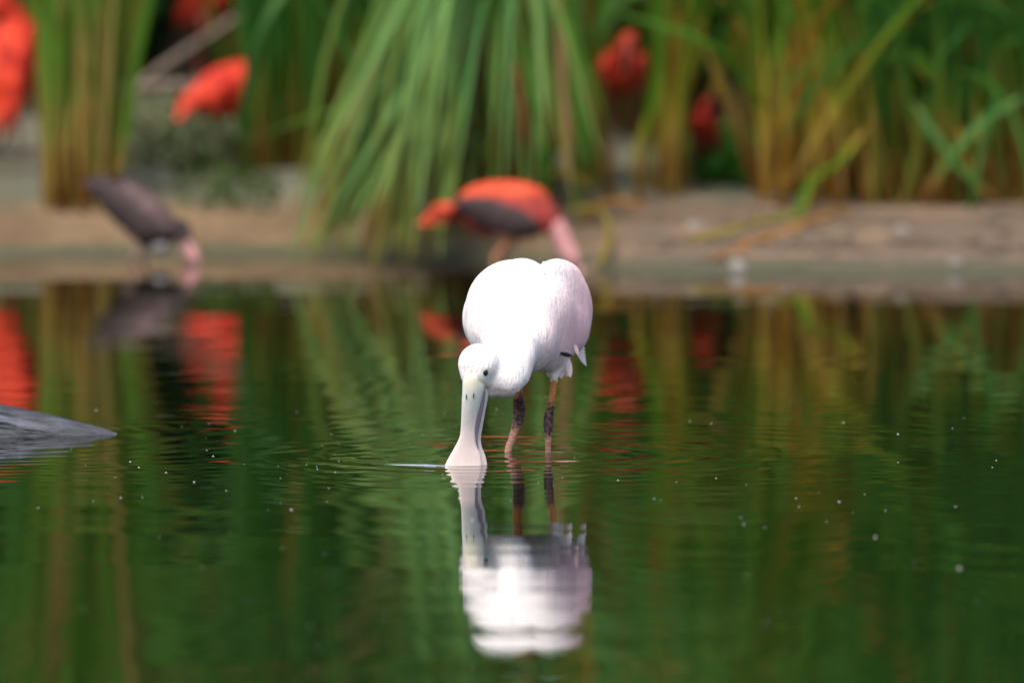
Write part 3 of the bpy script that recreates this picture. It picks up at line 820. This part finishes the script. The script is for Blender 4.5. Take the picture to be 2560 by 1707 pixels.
# small contour feathers give the plumage its soft, uneven surface
bme = body.data
pl = []
cand = [p for p in bme.polygons]
random.shuffle(cand)
for p in cand[:6500]:
    c = p.center; nr = p.normal
    wc = c + SP
    if (wc - HEAD).length < 0.050 and wc.z < HEAD.z + 0.012 and wc.x < HEAD.x + 0.022: continue
    headness = max(0, 1 - (wc - HEAD).length / 0.16)
    d = -bf * 0.9 + Vector((0, 0, -0.55)) + Vector((0.9, 0.2, 0.3)) * headness + Vector((U(-1, 1), U(-1, 1), U(-1, 1))) * 0.35
    d = d - nr * d.dot(nr)
    if d.length < 0.1: continue
    d = (d.normalized() + nr * (U(0.02, 0.08) if wc.x > 0.075 else U(0.05, 0.18))).normalized()
    l = U(0.010, 0.020) * (1 - 0.5 * headness) * (1.5 if wc.x > 0.075 else 1.0)
    tip = c + d * l; ok3, h3, _, _ = body.closest_point_on_mesh(tip)
    if (tip - h3).length > 0.0075: continue
    pl.append((frame_mat(c - nr * 0.0012, d, nr), feather_geo(l, l * U(0.3, 0.45), 0.22, 0.3, 3)))
fv, ff = feather_batch(pl)
pd_obj('contour_feathers', fv, ff, M['white_plumage'], body)['kind'] = 'stuff'

# tail and loose feathers
for k in range(8):
    p = W(1430 + 2 * k, 838 + 6.5 * k, 20.47)
    m = frame_mat(p, Vector((0.75, 0.45, -0.35 - 0.09 * k)), Vector((0.4, -0.9, 0.3)))
    v, f = feather_geo(0.030, 0.007, 0.05, 0.2)
    pd_obj('tail_feather', [m @ q for q in v], f, M['wing_white'], sp)
for (px, py, dx, dz, l, w, mt) in ((1412, 893, 0.15, -1, 0.036, 0.016, 'pink_plumage'), (1421, 898, 0.12, -1, 0.034, 0.012, 'wing_white'), (1404, 905, 0.0, -1, 0.030, 0.016, 'wing_white'),
                                   (1376, 915, 0.05, -1, 0.022, 0.016, 'wing_white'), (1438, 862, 0.3, -1, 0.020, 0.007, 'pink_plumage')):
    m = frame_mat(W(px, py, 20.345), Vector((dx, 0.15, dz)), Vector((0.3, -1, 0)))
    v, f = feather_geo(l, w, 0.05, 0.3)
    pd_obj('flank_feather', [m @ q for q in v], f, M[mt], sp)
m = frame_mat(W(1401, 883, 20.292), Vector((1, 0, -0.22)), Vector((0, -1, 0.1)))  # small black crescent set just below the wing edge
v, f = feather_geo(0.0215, 0.008, 0.2, 0.3)
tag(pd_obj('dark_crescent', [m @ q for q in v], f, M['black'], sp), 'black crescent under the pink wing')

# bill: (py, left px, right px) of each mandible
def mandible(name, rows, d0, th, mat, parent, depth_fn):
    verts, faces = [], []; S = 20
    for (py, l, r) in rows:
        for s in range(S):
            t = math.tau * s / S
            cx, sy = math.cos(t), math.sin(t)
            cx = math.copysign(abs(cx) ** 0.8, cx); sy = math.copysign(abs(sy) ** 0.8, sy)
            p = W((l + r) / 2 + (r - l) / 2 * cx, py, d0 + depth_fn(py))
            ridge = 0.22 * th(py) * math.exp(-(cx / 0.25) ** 2) * (sy < 0)
            p.y += th(py) * sy - ridge * 0.8 + 0.10 * (cx) * (r - l) / 2 * 0.0007 * 2.5
            verts.append(p)
    n = len(rows)
    for k in range(n - 1):
        for s in range(S):
            s2 = (s + 1) % S
            faces.append((k * S + s, k * S + s2, (k + 1) * S + s2, (k + 1) * S + s))
    faces.append(tuple(range(S))[::-1]); faces.append(tuple(range((n - 1) * S, n * S)))
    o = pd_obj(name, verts, faces, mat, parent)
    return o
def resample(rows, n=30):
    py = [r[0] for r in rows]; q = np.linspace(py[0], py[-1], n)
    # smooth interpolation
    def cm(vals):
        pts = catmull([Vector((a, b, 0)) for a, b in zip(py, vals)], n * 4)
        return np.interp(q, [p.x for p in pts], [p.y for p in pts])
    l = cm([r[1] for r in rows]); r_ = cm([r[2] for r in rows])
    return list(zip(q.tolist(), l.tolist(), r_.tolist()))
up_rows = resample([(936, 1166, 1208), (950, 1157, 1213), (970, 1156, 1212), (990, 1155, 1207), (1020, 1154, 1199), (1047, 1153, 1192), (1070, 1152, 1188), (1092, 1149, 1188), (1115, 1138, 1191), (1138, 1125, 1201), (1161, 1113, 1205), (1185, 1108, 1207), (1205, 1112, 1203), (1222, 1130, 1188)])
lo_rows = resample([(950, 1180, 1217), (970, 1180, 1221), (990, 1178, 1221), (1020, 1174, 1215), (1047, 1170, 1210), (1070, 1166, 1206), (1092, 1162, 1202), (1115, 1155, 1204), (1138, 1142, 1213), (1161, 1130, 1218), (1185, 1124, 1220), (1205, 1128, 1215), (1222, 1145, 1200)])
base_th = lambda py: 0.0115 * (1 - sstep(950, 1090, py)) + 0.0038
um = mandible('upper_mandible', up_rows, HEAD_D - 0.022, base_th, M['bill'], sp, lambda py: 0.022 * sstep(940, 1160, py))
lm = mandible('lower_mandible', lo_rows, HEAD_D - 0.001, lambda py: 0.8 * base_th(py), M['bill'], sp, lambda py: 0.018 * sstep(940, 1160, py))
mo_rows = resample([(965, 1195, 1213), (990, 1192, 1213), (1020, 1184, 1209), (1047, 1178, 1203), (1070, 1174, 1198), (1092, 1172, 1194), (1115, 1172, 1195), (1130, 1174, 1196)], 16)
mandible('mouth_lining', mo_rows, HEAD_D - 0.013, lambda py: 0.004, M['mouth'], sp, lambda py: 0.021 * sstep(940, 1160, py))
for px, py in ((1166, 990), (1184, 987)):
    bm = bmesh.new(); bmesh.ops.create_icosphere(bm, subdivisions=3, radius=1, matrix=Matrix.Translation(W(px, py, HEAD_D - 0.0335 + (0.001 if px < 1170 else 0))) @ Matrix.Diagonal((0.0013, 0.003, 0.006, 1)))
    bm_obj('nostril', bm, M['nostril'], um)
# eyes
for px, py, dd, rim in ((1213, 930, -0.0312, 1), (1159, 922, 0.008, 1)):
    c = W(px, py, HEAD_D + dd)
    bm = bmesh.new(); bmesh.ops.create_uvsphere(bm, u_segments=24, v_segments=16, radius=0.0062, matrix=Matrix.Translation(c) @ Matrix.Diagonal((0.85, 1, 1.12, 1)))
    e = bm_obj('eye', bm, M['eye'], sp)
    bm = bmesh.new()
    bmesh.ops.create_uvsphere(bm, u_segments=24, v_segments=16, radius=0.0076, matrix=Matrix.Translation(c + Vector((0, 0.0038, 0.0003))) @ Matrix.Diagonal((0.95, 0.9, 1.1, 1)))
    bm_obj('eye_rim', bm, M['eye_ring'], e)

# legs: bare, with dark swollen joints, standing on the pond bed
def leg(pts, foot_dir, knee, name):
    path = catmull([p for p, r in pts], 40)
    rs = np.interp(np.linspace(0, len(pts) - 1, 41), range(len(pts)), [r for p, r in pts])
    v, f = tube(path, rs.tolist(), 14)
    o = pd_obj('leg', v, f, mat_leg(knee, name), sp)
    foot = path[-1]
    for a in (-0.55, 0.0, 0.55, math.pi):
        d = Matrix.Rotation(a, 3, 'Z') @ foot_dir; l = 0.075 if a < 3 else 0.03
        tp = [foot, foot + d * l * 0.5 + Vector((0, 0, 0.004)), foot + d * l + Vector((0, 0, -0.002))]
        tv, tf = tube(catmull(tp, 6), np.linspace(0.0048, 0.002, 7).tolist(), 8)
        pd_obj('toe', tv, tf, M['toe'], o)
    return o
M['toe'] = simple('toe_skin', (0.22, 0.12, 0.09), 0.6)
ka = at(1297, 1024, 20.40); kb = at(1371, 1050, 20.34)
fa = Vector((LEG_A.x - 0.02, 20.33, -0.13)) - SP; fb = Vector((LEG_B.x, 20.32, -0.13)) - SP
leg([(W(1297, 905, 20.36), 0.0085), (W(1293, 955, 20.37), 0.0082), (W(1295, 992, 20.385), 0.0092), (W(1298, 1020, 20.395), 0.0112), (W(1296, 1046, 20.395), 0.0105), (W(1288, 1072, 20.38), 0.0075), (W(1278, 1105, 20.365), 0.0067), (LEG_A - SP, 0.0066), (fa, 0.006)], Vector((-0.3, -1, 0)).normalized(), ka.z, 'far_leg_skin')
leg([(W(1390, 915, 20.345), 0.0075), (W(1386, 945, 20.345), 0.0062), (W(1381, 985, 20.345), 0.0056), (W(1376, 1020, 20.345), 0.0068), (W(1372, 1042, 20.345), 0.0088), (W(1371, 1064, 20.34), 0.0092), (W(1370, 1080, 20.335), 0.0068), (W(1370, 1105, 20.33), 0.0054), (LEG_B - SP, 0.0052), (fb, 0.005)], Vector((-0.1, -1, 0)).normalized(), kb.z, 'near_leg_skin')

# ------------------------------------------------------------------ ibises
def mat_feather(name, a, b_, rough=0.7):
    m, nt, b = new_mat(name)
    tc = nt.nodes.new('ShaderNodeTexCoord')
    n = noise_n(nt, tc.outputs['Object'], 22, 3, 0.6)
    nt.links.new(ramp(nt, n, [(0.35, a), (0.65, b_)]), b.inputs['Base Color']); b.inputs['Roughness'].default_value = rough
    b.inputs['Specular IOR Level'].default_value = 0.25
    bump(nt, b, n, 0.006)
    return m
M['scarlet'] = mat_feather('scarlet_plumage', (0.36, 0.008, 0.005), (0.78, 0.075, 0.035))
M['orange_red'] = mat_feather('orange_red_plumage', (0.36, 0.035, 0.015), (0.56, 0.075, 0.03))
M['maroon'] = mat_feather('maroon_plumage', (0.16, 0.022, 0.02), (0.36, 0.045, 0.035))
M['dark_brown'] = mat_feather('dark_brown_plumage', (0.022, 0.014, 0.016), (0.05, 0.033, 0.034))
M['mauve'] = mat_feather('mauve_brown_plumage', (0.045, 0.028, 0.03), (0.11, 0.072, 0.072))
M['pale'] = mat_feather('pale_breast_plumage', (0.40, 0.37, 0.37), (0.52, 0.48, 0.48))
M['pink_skin'] = mat_feather('pink_skin', (0.42, 0.20, 0.20), (0.55, 0.28, 0.28))
M['red_skin'] = mat_feather('red_leg_skin', (0.40, 0.10, 0.08), (0.50, 0.16, 0.12))
M['orange_skin'] = mat_feather('orange_leg_skin', (0.45, 0.18, 0.10), (0.52, 0.24, 0.15))

def ibis(label, foot, yaw, pitch=18, size=1.0, neck='up', m_body='scarlet', m_wing='scarlet', m_head='scarlet', m_bill='red_skin', m_leg='red_skin', m_back=None, body_h=0.235, m_breast=None, wing_k=1.0, wing_dz=0.0, wing_dx=0.0, wing_rot=0.0, m_flight='dark_brown', head_from=1):
    """ibis facing local +X with its feet at the origin: body, neck and head in one surface, folded wings, curved bill, legs"""
    root = empty('ibis', foot, label, 'bird', 'ibises on the bank')
    root.rotation_euler = (0, 0, yaw); root.scale = (size,) * 3
    P = Matrix.Rotation(math.radians(-pitch), 3, 'Y')
    c = Vector((0, 0, body_h))
    B = lambda x, y, z: c + P @ Vector((x, y, z))
    el = [(B(0, 0, 0), (0.125, 0.060, 0.066), P), (B(0.05, 0, -0.008), (0.075, 0.056, 0.064), P), (B(-0.115, 0, 0.004), (0.075, 0.032, 0.022), P)]
    if neck == 'up':
        ch = [(B(0.10, 0, 0.02), 0.034), (B(0.135, 0, 0.06), 0.024), (c + Vector((0.12, 0, 0.135)), 0.019), (c + Vector((0.14, 0, 0.165)), 0.021), (c + Vector((0.16, 0, 0.165)), 0.019)]
        bill = [c + Vector((0.17, 0, 0.165)), c + Vector((0.225, 0, 0.155)), c + Vector((0.27, 0, 0.12)), c + Vector((0.295, 0, 0.07))]
    elif neck == 'down':
        ch = [(B(0.10, 0, -0.005), 0.036), (c + Vector((0.155, 0, -0.03)), 0.026), (c + Vector((0.20, 0, -0.075)), 0.020), (c + Vector((0.225, 0, -0.115)), 0.022), (c + Vector((0.232, 0, -0.135)), 0.019)]
        bill = [c + Vector((0.234, 0, -0.145)), c + Vector((0.235, 0, -0.185)), c + Vector((0.222, 0, -0.22)), c + Vector((0.195, 0, -0.25))]
    elif neck == 'low':                                    # short reach, head just below the breast
        ch = [(B(0.09, 0, 0.0), 0.040), (c + Vector((0.135, 0, -0.035)), 0.029), (c + Vector((0.155, 0, -0.075)), 0.024), (c + Vector((0.170, 0, -0.105)), 0.024), (c + Vector((0.182, 0, -0.122)), 0.019)]
        bill = [c + Vector((0.186, 0, -0.128)), c + Vector((0.205, 0, -0.16)), c + Vector((0.205, 0, -0.20)), c + Vector((0.185, 0, -0.235))]
    else:                                                  # head drawn back over the shoulders
        ch = [(B(0.10, 0, 0.02), 0.036), (B(0.12, 0.02, 0.06), 0.026), (B(0.09, 0.03, 0.085), 0.024)]
        bill = [B(0.10, 0.03, 0.085), B(0.14, 0.035, 0.07), B(0.17, 0.035, 0.03), B(0.18, 0.03, -0.02)]
    link_mesh('body', blob_mesh('body', el, [ch[:2 + head_from]] if m_head != m_body else [ch], 0.007, 5, M[m_body]), None, root)
    if m_head != m_body:
        link_mesh('head', blob_mesh('head', [], [ch[head_from:]], 0.006, 4, M[m_head]), None, root)
    if m_back:
        link_mesh('mantle', blob_mesh('mantle', [(B(0.0, 0, 0.026), (0.118, 0.052, 0.046), P)], [], 0.007, 3, M[m_back]), None, root)
    if m_breast:
        link_mesh('breast', blob_mesh('breast', [(B(0.10, 0, -0.030), (0.032, 0.036, 0.034), P)], [], 0.006, 3, M[m_breast]), None, root)
    for s in (-1, 1):
        bm = bmesh.new(); bmesh.ops.create_uvsphere(bm, u_segments=24, v_segments=14, radius=1)
        for v in bm.verts:
            q = v.co.copy(); k = 1 - 0.45 * max(0, -q.x) ** 1.5
            wx, wz = q.x * 0.135 * wing_k, q.z * 0.046 * k * wing_k
            cr, sr = math.cos(wing_rot), math.sin(wing_rot)
            v.co = B(wx * cr + wz * sr - 0.035 + wing_dx, s * 0.048 + q.y * 0.018, wz * cr - wx * sr + 0.006 + wing_dz)
        w = bm_obj('wing', bm, M[m_wing], root)
        for k in range(5):
            m = frame_mat(B(-0.09 - 0.012 * k, s * (0.058 - 0.006 * k), 0.018 - 0.010 * k), P @ Vector((-1, -0.12 * s, -0.05)), P @ Vector((0, s, 0.4)))
            v, f = feather_geo(0.08, 0.02, 0.04, 0.3)
            pd_obj('flight_feather', [m @ q for q in v], f, M[m_flight] if k > 2 else M[m_wing if m_flight == 'dark_brown' else m_flight], w)
        hip = B(0.0, s * 0.028, -0.05)
        pts = [hip, Vector((0.025, s * 0.03, body_h * 0.66)), Vector((-0.012, s * 0.03, body_h * 0.44)), Vector((0.004, s * 0.032, 0.0))]
        v, f = tube(catmull(pts, 12), [0.020, 0.018, 0.013, 0.009, 0.007, 0.006, 0.0055, 0.006, 0.0055, 0.0045, 0.0042, 0.0042, 0.0045], 8)
        lg = pd_obj('leg', v, f, M[m_leg], root)
        for a in (-0.5, 0, 0.5):
            d = Vector((math.cos(a), math.sin(a), 0)); o = pts[-1] + Vector((0, 0, 0.004))
            v, f = tube([o, o + d * 0.03, o + d * 0.055], [0.004, 0.0035, 0.002], 6)
            pd_obj('toe', v, f, M[m_leg], lg)
        hd = ch[-1][0]
        bm = bmesh.new(); bmesh.ops.create_icosphere(bm, subdivisions=2, radius=0.004, matrix=Matrix.Translation(hd + Vector((0, s * (ch[-1][1] - 0.001), 0.004))))
        bm_obj('eye', bm, M['eye'], root)
    v, f = tube(catmull(bill, 12), np.linspace(0.0085, 0.003, 13).tolist(), 8)
    pd_obj('bill', v, f, M[m_bill], root)
    return root

R = math.radians
def wade(px, d, z):
    p = on_ground(px, d); p.z = z; return p
ibis('bright scarlet ibis standing tall on the gravel past the lone reed clump', on_ground(14, 28.3), R(70), 58, 1.12, 'back', body_h=0.205)
ibis('scarlet ibis in deep shade above the slanting bare branch', on_ground(527, 30.5), R(-70), 30, 0.95, 'back', body_h=0.305)
ibis('scarlet ibis bending its head down behind the grey-green groundcover', on_ground(592, 28.9), R(214), -10, 1.04, 'low', body_h=0.128)
ibis('round scarlet ibis facing out among thin yellow-green grass stems', on_ground(1560, 28.15), R(-100), 4, 0.90, 'back', body_h=0.27)
ibis('scarlet ibis at the edge of the gap above the bright green groundcover', on_ground(1762, 27.75), R(262), 40, 0.56, 'back', body_h=0.245)
ibis('scarlet ibis mostly hidden by the leaning yellow-green leaves', on_ground(2005, 28.4), R(80), 35, 0.85, 'back', body_h=0.29)
ibis('half-grown red ibis with dark brown wings and pink head feeding behind the spoonbill', wade(1258, 26.0, -0.06), R(-20), 2, 0.94, 'low', m_body='maroon', m_wing='dark_brown', m_head='pink_skin', m_bill='pink_skin', m_leg='orange_skin', m_back='orange_red', body_h=0.212, wing_k=0.88, wing_dz=-0.016, wing_dx=0.030, wing_rot=0.30, m_flight='orange_red')
ibis('dark brown young ibis with pink head feeding at the earth bank edge', wade(352, 26.35, -0.07), R(-32), -34, 0.80, 'low', m_body='dark_brown', m_wing='dark_brown', m_head='pink_skin', m_bill='pink_skin', m_leg='pink_skin', m_back='mauve', body_h=0.225, m_breast='pale', wing_dz=-0.012, wing_k=1.0, head_from=2)

# ------------------------------------------------------------------ driftwood at the left
def mat_log():
    m, nt, b = new_mat('weathered_wood')
    tc = nt.nodes.new('ShaderNodeTexCoord'); v = tc.outputs['Object']
    g = noise_n(nt, v, 1.0, 5, 0.65, mapping=(9, 45, 45))
    n = noise_n(nt, v, 16, 4, 0.6)
    c = ramp(nt, g, [(0.36, (0.006, 0.007, 0.010)), (0.45, (0.028, 0.031, 0.042)), (0.56, (0.050, 0.056, 0.076)), (0.7, (0.11, 0.12, 0.16))])
    c = mix_c(nt, smooth_range(nt, n, 0.5, 0.75, 0, 0.6), c, (0.04, 0.044, 0.055))
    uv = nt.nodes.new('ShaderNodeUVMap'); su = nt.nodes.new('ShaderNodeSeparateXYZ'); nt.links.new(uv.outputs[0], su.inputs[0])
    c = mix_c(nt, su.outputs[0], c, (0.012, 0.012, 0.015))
    nt.links.new(c, b.inputs['Base Color']); b.inputs['Roughness'].default_value = 0.55
    bump(nt, b, g, 0.006, 0.9)
    return m
M['log'] = mat_log()
tip = at(292, 1085, 20.8); tip.z = 0
verts, faces, luv = [], [], []
NL, NS = 130, 220
for i in range(NL + 1):
    t = i / NL                                            # 0 at the tip, runs out to the left
    x = tip.x - 0.60 * t
    top = 0.0016 + 0.083 * t ** 0.86 * (1 - 0.10 * t) * 1.55
    hw = 0.01 + 0.16 * t ** 0.8
    for s in range(NS):
        a = math.tau * s / NS
        cy, cz = math.cos(a), math.sin(a)
        n = mnoise.noise(Vector((x * 5, a * 1.3, 0.4))); g = mnoise.noise(Vector((x * 3, a * 6.0, 4.0)))
        k = 1 + 0.14 * n * min(1, t * 3) + 0.07 * g + 0.03 * mnoise.noise(Vector((x * 14, a * 14, 1.0)))
        crack = 0
        for (a0, w0, t0, dep) in ((2.62, 0.045, 0.40, 0.16), (2.25, 0.03, 0.26, 0.07), (2.85, 0.03, 0.20, 0.07), (1.95, 0.03, 0.35, 0.06), (2.45, 0.02, 0.48, 0.06)):
            aa = a0 - 1.1 * (t - t0) + 0.15 * mnoise.noise(Vector((t * 12, a0, 0)))
            crack += dep * math.exp(-((a - aa) / w0) ** 2) * sstep(t0 - 0.1, t0 + 0.1, t)
        k -= crack
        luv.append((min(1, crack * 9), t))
        verts.append((x, tip.y + 0.06 * t + hw * cy * k, (top + 0.05) * (0.5 + 0.5 * cz * k) * 1.0 - 0.05 if cz > 0 else -0.05 + (top + 0.05) * (0.5 + 0.5 * cz * k)))
verts = [(v[0] - tip.x, v[1] - tip.y, v[2]) for v in verts]
for i in range(NL):
    for s in range(NS):
        s2 = (s + 1) % NS
        faces.append((i * NS + s, i * NS + s2, (i + 1) * NS + s2, (i + 1) * NS + s))
faces.append(tuple(range(NS))); faces.append(tuple(range(NL * NS, (NL + 1) * NS))[::-1])
tag(pd_obj('driftwood', verts, faces, M['log'], loc=tip, uv=luv), 'cracked blue-grey driftwood end sloping into the water', 'driftwood')

# ------------------------------------------------------------------ specks floating on the water
M['speck'] = simple('pale_fluff', (0.5, 0.5, 0.5), 0.6, 0.3)
def speck_geo(r):
    v, f = [], []
    n = 7
    v.append(Vector((0, 0, r * 0.5)))
    for k in range(n):
        a = math.tau * k / n; q = r * U(0.6, 1.2)
        v.append(Vector((math.cos(a) * q, math.sin(a) * q * U(0.6, 1.6), -0.0005)))
    for k in range(n): f.append((0, 1 + k, 1 + (k + 1) % n))
    return v, f
big = [(588, 1077), (415, 1181), (325, 1154), (347, 1168), (728, 1274), (240, 1025), (2108, 1056), (2245, 1085), (1990, 1245), (2098, 1254), (2188, 1342), (2398, 1420), (1790, 1195), (1545, 1200), (838, 1180), (1180, 1300), (533, 1140), (485, 1205), (95, 1270), (1860, 1310)]
def water_pt(px, py):
    d = 20.0
    for _ in range(20):
        d = d + (at(px, py, d).z) / 0.07
    p = at(px, py, d); p.z = 0.0006; return p
for k, (px, py) in enumerate(big):
    v, f = speck_geo(0.0027 if k in (10, 11) else U(0.0010, 0.0021))
    tag(pd_obj('floating_speck', v, f, M['speck'], loc=water_pt(px, py)), 'tiny white fluff speck floating on the pond', 'speck', 'white specks floating on the pond')
v, f = [], []
for k in range(95):
    px = U(0, 2560) if k % 3 else U(200, 1500)
    p = water_pt(px, random.gauss(1170, 70) if k % 2 else U(1000, 1650))
    sv, sf = speck_geo(U(0.0005, 0.0012)); o = len(v)
    v += [q + p for q in sv]; f += [tuple(i + o for i in q) for q in sf]
tag(pd_obj('floating_dust', v, f, M['speck']), 'fine pale dust scattered over the pond surface', 'dust', kind='stuff')
